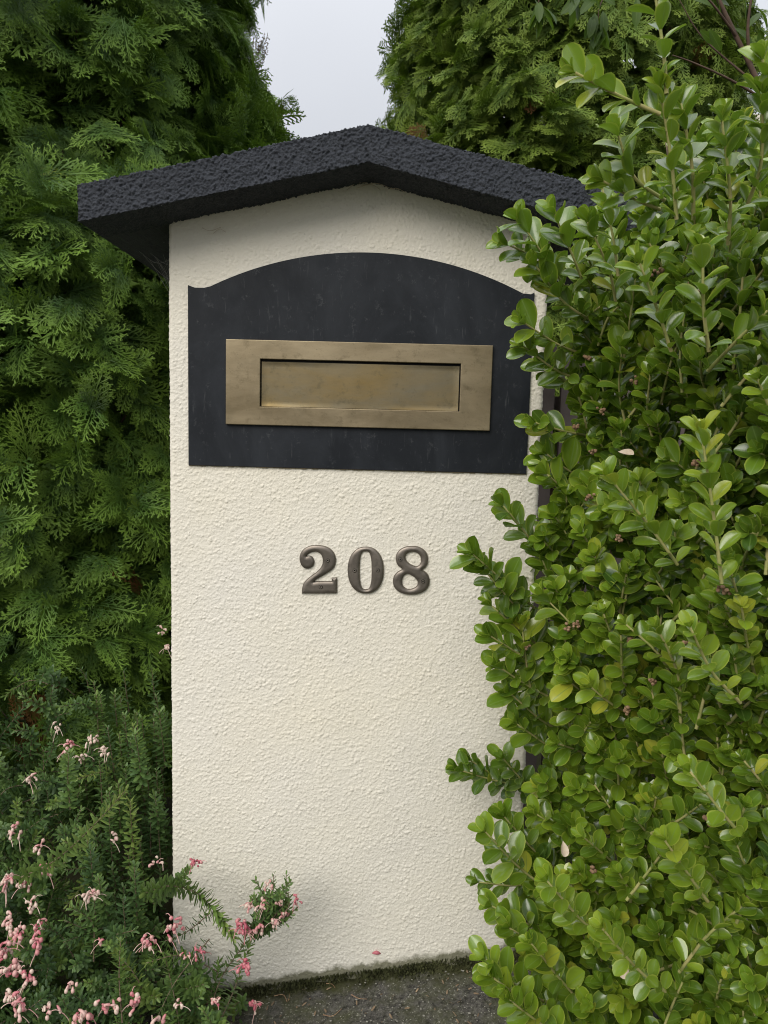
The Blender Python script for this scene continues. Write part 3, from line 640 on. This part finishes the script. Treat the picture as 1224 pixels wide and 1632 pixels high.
def conifer(name, label, cx_, cy_, prof, angs, z0, z1, clumps, layers, tmpls, size, mt, relief, tone0, group=None, branches=18, seed=1, brown=.004):
    R_ = np.random.default_rng(seed); gz = float(zg(cx_)); T = thing(name, label, 'tree', (cx_, cy_, gz), group)
    g = Geo()
    zs, rs = zip(*prof)
    top = zs[-1]
    tube(g, curve_pts([(cx_, cy_, gz-.1), (cx_+.02, cy_, gz+top*.4), (cx_, cy_+.02, top*.93)], 10), np.linspace(.075, .012, 10), 10); g.build('trunk', m_bark, T)
    g = Geo()
    for i in range(branches):
        z = z0+(z1-z0)*i/branches; a = R_.uniform(*angs); rr_ = np.interp(z, zs, rs)*.85; o_ = np.array([math.sin(a), -math.cos(a), 0])
        tube(g, curve_pts([(cx_, cy_, z-.15), np.array([cx_, cy_, z-.1])+o_*rr_*.5, np.array([cx_, cy_, z+.1])+o_*rr_], 7), np.linspace(.012, .003, 7), 5)
    g.build('branch', m_bark, T)
    g = Geo(); buf = [[[], [], []] for _ in range(9)]
    allT = tmpls
    for li in range(layers):
        n_ = int(clumps*(1.0 if li == 0 else .6)); inner = li == layers-1; size_ = size*(1.9 if inner else 1.0)
        for i in range(n_):
            a = R_.uniform(*angs); z = R_.uniform(z0, z1); rad = np.interp(z, zs, rs)
            o_ = np.array([math.sin(a), -math.cos(a), 0]); tg = np.array([math.cos(a), math.sin(a), 0])
            P_ = np.array([cx_, cy_, z])+o_*rad
            rl = perlin(np.array([P_/ (relief[0])])*np.array([1, 1, 1.3]))[0]*relief[1]
            P_ = P_+o_*(rl-li*.06-(.15 if inner else 0)-.02+R_.normal(0, .016))
            side = R_.normal(0, .8); vert = R_.normal(-.15, .6)
            axm = nrm(o_*R_.uniform(.25, .9)+tg*side+np.array([0, 0, vert]))
            nn = nrm(o_*R_.uniform(.4, 1.1)+np.array([0, 0, R_.uniform(.1, .9)])+R_.normal(size=3)*.35)
            nn = nrm(nn-axm*(nn@axm)); sdv = np.cross(nn, axm)
            tn0 = np.clip(tone0-.08+R_.normal(0, .17), 0, .92)
            if R_.random() < brown: tn0 = R_.uniform(.955, 1)
            ns = R_.integers(3, 6)
            for s_ in range(ns):
                an = (s_-(ns-1)/2)*math.radians(R_.uniform(24, 34)); d = math.cos(an)*axm+math.sin(an)*sdv+R_.normal(size=3)*.10
                sz = size_*R_.uniform(.55, 1.25)*(1-.25*abs(an)); of = P_+axm*size*.35*(1-abs(an))*R_.uniform(.1, 1)-axm*size*.4
                ti = len(allT)-1 if inner else min(li, max(len(allT)-2, 0)); tl = allT[ti]; k = R_.integers(0, len(tl))
                key = ti*3+k; buf[key][0].append(of); buf[key][1].append((d, nn+R_.normal(size=3)*.22, sz)); buf[key][2].append(min(tn0+R_.normal(0, .03), .94) if tn0 < .95 else tn0)
    for key in range(9):
        O, D_, tn = buf[key]
        if not O: continue
        tl = allT[min(key//3, len(allT)-1)][key % 3]
        B = orient(np.array([x[0] for x in D_]), np.array([x[1] for x in D_]))*np.array([x[2] for x in D_])[:, None, None]
        g.inst(tl, B, np.array(O), np.clip(np.array(tn), 0, 1), 0)
    g.build('crown', mt, T, smooth=False); return T
GRP = 'conifers behind the pillar'
conifer('thuja_tree', 'large dark green conifer with drooping flat sprays, close to the left side of the pillar', -1.10, 1.0, [(-.1, .72), (.4, .80), (1.45, .79), (1.8, .70), (2.6, .69), (3.4, .45), (3.9, .05)],
        (-.25, 2.0), .0, 2.75, 1500, 4, [FINE, MED, COARSE], .105, m_thuja, (.15, .19), .52, GRP, seed=3)
conifer('thuja_tree', 'low rounded conifer peeping out between the big left conifer and the pillar cap', -1.13, 2.05, [(-.1, .60), (2.2, .66), (2.36, .63), (2.55, .50), (2.8, .32), (3.1, .05)],
        (-.2, 2.0), 1.2, 3.0, 520, 3, [MED, COARSE], .13, m_thuja, (.2, .06), .5, GRP, seed=4)
conifer('thuja_tree', 'broad bushy conifer with dense yellow-green tufts behind the right half of the cap', .84, 2.45, [(-.1, .75), (.8, .81), (2.7, .81), (3.4, .7), (4.3, .05)],
        (-2.0, 1.7), 1.0, 3.7, 2600, 3, [MED, COARSE], .105, m_thujafar, (.15, .12), .54, GRP, seed=5)
conifer('thuja_tree', 'dark conifer in the far top right corner beyond the sky gap', 3.42, 3.8, [(-.1, .85), (3.0, .90), (4.4, .6), (5.2, .05)],
        (-2.0, 1.0), 3.25, 4.9, 620, 3, [MED, COARSE], .17, m_thuja, (.25, .08), .35, GRP, seed=6)

# ------------------------------------------------------------------ grevillea
GV = thing('grevillea_shrub', 'low needle-leaved shrub with pink and cream spider flowers at the foot of the pillar', 'shrub', (-.6, .05, float(zg(-.6))))
NEED = [leaf_tmpl((.03, .15, .175, .14, .01), (0, .25, .6, .88, 1), (-1, 0, 1), 0, be, -.35) for be in (.15, .35)]
class Sprigs:
    def __init__(s): s.L = [[], []]; s.g = Geo()
    def sprig(s, ctrl, leaf=.012, tone=.45, gap=.0022, r0=.0014):
        P_ = curve_pts(ctrl, 12); seg = np.linalg.norm(np.diff(P_, axis=0), axis=1); cum = np.concatenate([[0], np.cumsum(seg)]); LL = cum[-1]
        tube(s.g, P_, np.linspace(r0, .0006, 12), 4, random.random(), 1); x = 0.002; az = random.random()*6
        while x < LL+.001:
            f = min(1, x/LL); p = np.array([np.interp(x, cum, P_[:, j]) for j in range(3)]); i = min(10, int(f*11)); D = nrm(P_[i+1]-P_[i]); u, v = frame_of(D); az += 2.4
            th = math.radians(random.gauss(66-38*f**3, 7)); pv = math.cos(az)*u+math.sin(az)*v; d = math.cos(th)*D+math.sin(th)*pv
            s.L[random.randrange(2)].append((p, d, D+RS.normal(size=3)*.1, leaf*random.uniform(.85, 1.15)*(1-.35*f**4), min(1, max(0, tone+random.gauss(0, .08)+.22*f**3))))
            x += gap*random.uniform(.8, 1.2)
    def build(s, name, parent):
        for i, q in enumerate(s.L):
            if not q: continue
            B = orient(np.array([a[1] for a in q]), np.array([a[2] for a in q]))*np.array([a[3] for a in q])[:, None, None]
            s.g.inst(NEED[i], B, np.array([a[0] for a in q]), np.array([a[4] for a in q]), 0)
        return s.g.build(name, [m_grev, m_twig], parent)
def ygv(px, py):
    return np.interp(py, [1050, 1250, 1632], [.20, .04, -.26])+.0*px
cg = Sprigs()
for layer in range(4):
    st = [46, 42, 46, 52][layer]
    for py in np.arange(1085, 1780, st*.75):
        for px in np.arange(-160, 420, st):
            x = px+random.uniform(-.5, .5)*st; y = py+random.uniform(-.5, .5)*st
            rb = 262+max(0, y-1500)*.95
            if x > rb: continue
            slot = x > 225 and y < 1480
            if y < 1160+60*math.sin(x/47.0) and random.random() < .55: continue
            Y0 = float(ygv(x, y))+layer*.05+random.gauss(0, .015)
            if not slot and x > 255 and Y0 > -.03: Y0 = -.05
            if slot: Y0 = max(Y0, .05)+random.uniform(0, .05)
            tip = un(x, y, Y0)
            if tip[2] < zg(tip[0])+.005: continue
            D = nrm(np.array([random.gauss(.05, .5), -.40+random.gauss(0, .3), .75+random.gauss(0, .35)])); Ls = random.uniform(.08, .15)
            base = tip-D*Ls; mid = (tip+base)/2+RS.normal(size=3)*.010+np.array([0, 0, .004])
            if x > 200 and y > 1440 and tip[0]-D[0]*Ls > XL-.03: base[1] = min(base[1], -.035)
            if layer < 1 and x < 180: tip[1] -= .015
            if y < 1480 and x > 130: D[0] = -abs(D[0]); base = tip-D*Ls*.3+np.array([-.3*abs(D[0]), 0, -1])*Ls*.7; mid = (tip+base)/2
            cg.sprig([base, mid, tip], leaf=random.uniform(.0135, .020), tone=.46+random.gauss(0, .16), gap=[.0021, .0024, .003, .004][layer])
cg.build('foliage', GV)
def sprigpart(pts, leaf=.012, tone=.5, gap=.0020):
    s = Sprigs(); s.sprig([un(a, b_, y_) for a, b_, y_ in pts], leaf*1.4, tone+.08, gap*.95); return s.build('leafy_shoot', GV)
sprigpart([(225, 1425, -.10), (275, 1412, -.11), (325, 1432, -.12), (372, 1495, -.12)], .0140, .62, .0012)
sprigpart([(245, 1440, -.08), (290, 1400, -.10), (300, 1385, -.11)], .011, .45, .0014)
sprigpart([(30, 1400, -.12), (90, 1370, -.14), (150, 1315, -.15), (200, 1260, -.15)], .0135, .70, .0026)
sprigpart([(325, 1640, -.20), (352, 1560, -.16), (385, 1510, -.13), (395, 1480, -.12)], .0125, .5)
sprigpart([(340, 1650, -.20), (372, 1580, -.17), (400, 1500, -.13)], .012, .5)
sprigpart([(285, 1640, -.18), (300, 1580, -.14), (318, 1530, -.11)], .011, .4)
sprigpart([(330, 1600, -.18), (345, 1560, -.14), (350, 1530, -.11)], .011, .4)
sprigpart([(112, 1290, -.08), (108, 1240, -.09), (110, 1200, -.10)], .013, .5)
sprigpart([(225, 1250, .02), (222, 1210, .0), (215, 1170, -.01)], .014, .4)
sprigpart([(290, 1660, -.22), (278, 1590, -.2), (262, 1520, -.18)], .012, .5)
sprigpart([(195, 1630, -.25), (190, 1560, -.22), (192, 1500, -.2)], .012, .55)
sprigpart([(395, 1480, -.12), (425, 1450, -.12), (432, 1425, -.12)], .012, .4)
for i in range(38):
    a = random.uniform(-.8, 1.1); rr_ = random.uniform(15, 62); cx0, cy0 = 432+random.gauss(0, 10), 1452+random.gauss(0, 12)
    sprigpart([(405, 1490, -.12), (cx0, cy0, -.12+random.uniform(-.03, .02)), (cx0+rr_*math.sin(a)*.8, cy0+14-rr_*abs(math.cos(a))*1.15+max(0, random.gauss(0, 16)), -.12+random.uniform(-.05, .03))], .0085, .36, .0028)

def flower(p, up, n, deep, size=1.0, ax_spread=1.0):
    g = Geo()
    p00 = p
    for i in range(int(n*1.7)):
        p = p00+RS.normal(size=3)*.0042*size
        d = nrm(up*.5+RS.normal(size=3)*.75*ax_spread+np.array([0, -.25, 0])); u, v = frame_of(d); L_ = random.uniform(.004, .0085)*size; sag = np.array([0, 0, -1.0])
        t0 = min(1, max(0, deep+.02+random.gauss(0, .14)))
        pts = [p, p+d*L_*.5+sag*.0005, p+d*L_*.95+sag*.001*size, p+d*L_*1.1+sag*.0032*size]
        tube(g, curve_pts(pts, 6), np.array([.0009, .0016, .0019, .0018, .0016, .0014])*size, 6, tones=np.linspace(t0, min(1, t0+.35), 6))
        e_ = pts[-1]; blob(g, e_+RS.normal(size=3)*.0006, random.uniform(.0021, .0032)*size, min(1, t0+random.uniform(.1, .55)), 0, (1.25, 1, 1), 8, 6, sag+d*.4)
        if random.random() < .4:
            q = nrm(d+RS.normal(size=3)*.5)
            tube(g, curve_pts([e_, e_+q*.006*size+sag*.001, e_+q*.012*size+sag*.005*size, e_+q*.016*size+sag*.010*size], 7), np.array([.0006]*6+[.0009])*size, 4, tones=np.linspace(min(1, t0+.2), min(1, t0+.6), 7))
    return g
FL = [(110, 1190, .35, 7, 1), (150, 1183, .85, 6, 1), (168, 1200, .9, 5, 1), (195, 1222, .9, 6, 1), (120, 1165, .8, 4, .9), (50, 1243, .75, 4, 1), (90, 1160, .9, 3, .9), (25, 1325, .55, 8, 1), (62, 1352, .5, 5, 1), (72, 1385, .35, 7, 1.1), (14, 1400, .6, 10, 1.1), (42, 1408, .65, 8, 1.1),
      (145, 1428, .65, 8, 1), (185, 1338, .7, 4, 1), (245, 1378, .75, 3, .9), (312, 1378, .05, 8, .8), (472, 1436, .15, 6, .7), (398, 1446, .45, 6, 1), (385, 1478, .2, 9, 1.15), (415, 1478, .4, 5, 1), (276, 1480, .3, 9, 1.1), (236, 1503, .35, 8, 1.1),
      (316, 1520, .15, 5, .8), (298, 1522, .35, 3, .7), (392, 1545, .1, 9, 1), (405, 1600, .15, 6, 1), (342, 1598, .35, 5, .8), (28, 1492, .35, 9, 1.2), (60, 1502, .3, 7, 1.2), (20, 1545, .4, 9, 1.3), (45, 1560, .35, 7, 1.2), (6, 1592, .8, 4, 1.3), (90, 1543, .8, 4, .9), (112, 1572, .6, 4, 1), (215, 1598, .35, 6, 1.2), (255, 1620, .4, 2, 1.3), (165, 1606, .3, 3, 1.2), (130, 1622, .5, 9, 1.3),
      (258, 1008, .85, 3, .8), (266, 1030, .8, 3, .8), (430, 1415, .5, 5, .8), (455, 1462, .6, 4, .9), (200, 1380, .7, 3, 1), (60, 1475, .35, 4, 1), (435, 1470, .5, 5, 1), (418, 1440, .5, 5, .9), (445, 1440, .6, 4, .8), (160, 1500, .4, 2, .9), (5, 1520, .35, 8, 1.3), (35, 1600, .5, 7, 1.2), (75, 1610, .6, 5, 1.1), (15, 1470, .5, 6, 1.1), (-20, 1430, .5, 8, 1.1), (100, 1400, .7, 5, 1), (50, 1440, .7, 5, 1), (130, 1210, .9, 4, .9), (180, 1600, .6, 4, 1.1), (285, 1600, .7, 3, .9)]
for px, py, dp, n_, sz in FL:
    if dp > .65 and px < 240 and random.random() < .35: continue
    Y0 = float(ygv(px, py))-.03
    if px > 255: Y0 = min(Y0, -.13)
    if py < 1100: Y0 = .1
    if 400 < px < 480 or px in (385, 312): Y0 = -.15
    flower(un(px, py-3, Y0), np.array([0, -.3, .6]), n_, dp, sz*1.02).build('flower_cluster', m_petal, GV)

# ------------------------------------------------------------------ twiggy shrub behind, hanging over the top of the view
TS = thing('twiggy_shrub', 'open shrub with bare brown branches and long dark leaves behind the boxwood', 'shrub', (1.25, .75, float(zg(1.25))))
g = Geo()
def br(pts, r0, r1, n=12): tube(g, curve_pts([un(a, b_, y_) for a, b_, y_ in pts], n), np.linspace(r0, r1, n), 6, random.random())
base = un(1330, 1000, .75)
def brw(pts, r0, r1): tube(g, curve_pts(pts, 12), np.linspace(r0, r1, 12), 7, random.random())
brw([(1.25, .75, zg(1.25)-.03), (1.2, .75, .7), un(1290, 330, .75), un(1215, 150, .75)], .014, .009)
br([(1215, 150, .75), (1196, 105, .75), (1150, 10, .75), (1120, -60, .75)], .008, .004)
br([(1196, 105, .75), (1192, 40, .73), (1205, -50, .72)], .005, .0025)
br([(1220, 160, .75), (1160, 125, .7), (1105, 100, .68), (1072, 88, .66)], .0035, .0012)
br([(1175, 60, .75), (1130, 0, .7), (1090, -30, .7)], .0035, .0015)
br([(1200, 130, .75), (1120, 60, .8), (1080, -5, .8)], .003, .001)
br([(1120, -60, .75), (1020, -55, .6), (940, -30, .45), (870, -12, .4), (855, 12, .4)], .004, .001)
br([(1000, -50, .55), (960, 0, .5), (952, 38, .5)], .002, .0008)
g.build('branch', m_bark, TS)
LONG = leaf_tmpl((.02, .10, .17, .185, .13, .01), (0, .15, .38, .6, .85, 1), (-1, 0, 1), .3, .25)
LV = []
def leafpx(px, py, Y_, ang, L_, tn): 
    a = math.radians(ang); LV.append((un(px, py, Y_), RT*math.cos(a)+UP*math.sin(a)+FW*random.gauss(0, .3), -FW*.7+UP*.5+RS.normal(size=3)*.4, L_, tn))
for i in range(9): leafpx(858+random.gauss(0, 5), 5+random.gauss(0, 6), .4, random.uniform(-170, 0), .052, .45+random.gauss(0, .15))
for i in range(11): leafpx(952+random.gauss(0, 7), 35+random.gauss(0, 10), .5, random.uniform(-150, -40), .060, .35+random.gauss(0, .1))
for i in range(9): leafpx(930+random.gauss(0, 30), -8+random.gauss(0, 8), .45, random.uniform(-160, -20), .060, .35)
for i in range(14): leafpx(1170+random.gauss(0, 35), random.uniform(-20, 50), .75, random.uniform(-170, 170), .06, .3+random.gauss(0, .1))
for i in range(9): leafpx(random.uniform(1150, 1290), random.uniform(150, 330), .7, random.uniform(-20, 200), .07, .4+random.gauss(0, .12))
g = Geo(); B = orient(np.array([a[1] for a in LV]), np.array([a[2] for a in LV]))*np.array([a[3] for a in LV])[:, None, None]
g.inst(LONG, B, np.array([a[0] for a in LV]), np.clip(np.array([a[4] for a in LV]), 0, 1)); g.build('foliage', m_over, TS)

# ------------------------------------------------------------------ timber fence right of the pillar
FE = thing('timber_fence', 'weathered grey-brown timber paling fence glimpsed between pillar and boxwood', 'fence', (1.2, .55, float(zg(1.2))))
g = Geo(); x = .36
while x < 2.6:
    w = .098; j = random.uniform(-.006, .006); top = 1.22+random.uniform(-.008, .008)
    z0_ = float(zg(x))+.03; v = [(x, .50+j, z0_), (x+w, .50+j, z0_), (x+w, .50+j, top), (x, .50+j, top), (x, .52+j, z0_), (x+w, .52+j, z0_), (x+w, .52+j, top), (x, .52+j, top)]
    g.add(v, [(0, 1, 2, 3), (5, 4, 7, 6), (4, 0, 3, 7), (1, 5, 6, 2), (3, 2, 6, 7), (4, 5, 1, 0)], random.random()); x += w+.014
g.build('paling', m_wood, FE, False)
for z in (.32, 1.02):
    g = Geo(); box(g, .36, 2.6, .532, .572, z, z+.07); g.build('rail', m_wood, FE, False)
for xx in (.42, 1.5, 2.55):
    g = Geo(); box(g, xx-.045, xx+.045, .575, .665, float(zg(xx))-.1, 1.18); g.build('post', m_wood, FE, False)

# ------------------------------------------------------------------ houses far behind
def house(label, x0, x1, y0, y1, zw, zr, hip, loc):
    H = thing('house', label, 'house', loc)
    g = Geo(); box(g, x0, x1, y0, y1, -.1, zw); g.build('wall', m_house, H, False)
    e_ = .45; ym = (y0+y1)/2; g = Geo()
    v = [(x0-e_, y0-e_, zw-.1), (x1+e_, y0-e_, zw-.1), (x1+e_, y1+e_, zw-.1), (x0-e_, y1+e_, zw-.1), (x0+hip, ym, zr), (x1-hip, ym, zr)]
    vb = [(a, b_, c_+.12) if i < 4 else (a, b_, c_) for i, (a, b_, c_) in enumerate(v)]
    vv_ = vb+[(a, b_, zw-.1) for a, b_, _ in v[:4]]
    g.add(vv_, [(0, 1, 5, 4), (2, 3, 4, 5), (0, 6, 7, 1), (1, 7, 8, 2), (2, 8, 9, 3), (3, 9, 6, 0), (6, 9, 8, 7)]); k = g.n-len(vv_)
    g.F.append(np.array([(1, 2, 5), (3, 0, 4)])+k); g.m.append(np.zeros(2)); g.build('roof', m_roof, H, False)
    g = Geo(); box(g, x0-e_-.1, x1+e_+.1, y0-e_-.13, y0-e_-.005, zw-.12, zw+.01); g.build('gutter', m_house, H, False)
    for fx in (.25, .72):
        xx = x0+(x1-x0)*fx; g = Geo(); box(g, xx-.6, xx+.6, y0-.04, y0-.003, 1.0, 2.2); f_ = g.build('window', m_house, H, False); f_['_o'] = tuple(loc)
        g = Geo(); box(g, xx-.52, xx+.52, y0-.045, y0-.042, 1.08, 2.12); g.build('pane', m_plate, f_, False)
house('cream two-storey house with grey roof glimpsed in the top right corner', 5.35, 13, 11, 18, 5.75, 6.9, 2.0, (9, 14, -.1))
house('distant house whose grey hipped roof just shows over the cap apex', .15, 9.5, 22, 29, 8.2, 11.2, 3.5, (5, 25, -.1))

# ------------------------------------------------------------------ small things on the ground and under the cap
def near_ground(px, py):
    best = min((abs(un(px, py, y_)[2]-zg(un(px, py, y_)[0])), y_) for y_ in np.linspace(-.7, 0, 200)); return un(px, py, best[1])
g = Geo(); p = near_ground(600, 1524); tube(g, curve_pts([p+(-.008, 0, .006), p+(0, -.002, .009), p+(.008, 0, .006)], 5), np.array([.001, .003, .004, .003, .001]), 7, .35)
tag(g.build('fallen_petal', m_petal), 'fallen pink petal on the mossy ground below the number', 'petal')
for i, (pp, lab) in enumerate([([(437, 1592), (452, 1590), (458, 1602), (462, 1588)], 'pale curled twig on the ground beside the pink flowers'),
                               ([(515, 1622), (530, 1624), (545, 1612)], 'short pale twig at the bottom edge of the photo'),
                               ([(520, 1572), (529, 1573), (534, 1579)], 'thin pale straw on the moss along the pillar foot'),
                               ([(560, 1590), (572, 1596), (585, 1597)], 'pale dry stalk in the middle of the asphalt')]):
    g = Geo(); pts = [near_ground(*q)+np.array([0, 0, .006]) for q in pp]; tube(g, curve_pts(pts, 9), np.linspace(.0009, .0004, 9), 5); tag(g.build('dry_twig', m_bud), lab, 'twig', group='dry bits on the ground')
m_moss = simple('wall_moss', (0.030, 0.034, 0.012), (0.075, 0.080, 0.028), 60)
g = Geo(); nb = 5200; xx = RS.uniform(-.36, .40, nb); yy = -np.abs(RS.normal(0, .009, nb))-.0005; P0 = np.stack([xx, yy, zg(xx)+.002+.008*np.exp(-(yy/.012)**2)], 1)
keep = perlin(P0/.05)+.35 > RS.uniform(-.4, .4, nb); P0 = P0[keep]; n_ = len(P0); D = nrm(np.stack([RS.normal(0, .5, n_), RS.normal(-.3, .4, n_), np.ones(n_)], 1)); B = orient(D, RS.normal(size=(n_, 3)))*RS.uniform(.004, .010, n_)[:, None, None]
g.inst(NEED[0], B, P0, RS.random(n_)); o = g.build('moss', m_moss); tag(o, 'dark green moss line where the pillar meets the ground', None, 'stuff')
g = Geo(); nb = 900; xx = RS.uniform(-.33, .5, nb); yy = RS.uniform(-.42, -.01, nb); P0 = np.stack([xx, yy, zg(xx)+.003], 1)
for p in P0[:900]: blob(g, p, RS.uniform(.0007, .0025), 0.5, 0, (1, .8, .6), 5, 3)
tag(g.build('grit', simple('grit_stone', (.10, .095, .08), (.34, .33, .28), 90)), 'loose pale grit scattered over the dark asphalt', None, 'stuff')
g = Geo(); nb = 420; xx = RS.uniform(-.33, .5, nb); yy = RS.uniform(-.42, -.004, nb); P0 = np.stack([xx, yy, zg(xx)+.0045], 1)
D = nrm(np.stack([RS.normal(0, 1, nb), RS.normal(0, 1, nb), RS.normal(.05, .12, nb)], 1)); g.inst(NEED[1], orient(D, np.array([[0, 0, 1.0]])+RS.normal(size=(nb, 3))*.3)*RS.uniform(.004, .011, nb)[:, None, None], P0, RS.random(nb))
tag(g.build('leaf_litter', simple('brown_litter', (.09, .06, .035), (.30, .22, .14), 70)), 'tiny brown fallen needles and leaf crumbs on the asphalt', None, 'stuff')
g = Geo()                                                  # spider silk in the left corner under the cap
def strand(a, b_, sag, r_=.00035): 
    a = np.array(a); b_ = np.array(b_); tube(g, curve_pts([a, (a+b_)/2+np.array([0, 0, -sag]), b_], 8), r_, 3)
for i in range(16):
    z1_ = 1.325-.006*i*random.uniform(.6, 1.2); strand((-.43+random.uniform(0, .05), .12+.01*i, float(under(-.42))-.002), (-.338, .06+.02*i, 1.30-.012*i), .006+.02*random.random())
tag(g.build('spider_web', m_web), 'dusty spider web in the corner under the left eave', 'spider web')
g = Geo()
for a, b_, c_ in [((553, 303), (566, 293), (585, 291)), ((568, 300), (590, 294), (606, 302)), ((575, 296), (600, 292), (622, 300)), ((322, 363), (335, 368), (352, 362)), ((340, 372), (350, 365), (360, 370)), ((618, 302), (632, 300), (645, 306))]:
    tube(g, curve_pts([un(*a, -.006), un(*b_, -.009), un(*c_, -.006)], 8), .0005, 4)
tag(g.build('straw', m_dry), 'wisps of dry straw stuck under the cap on the render', None, 'stuff')
for o in bpy.data.objects:
    if '_o' in o: del o['_o']
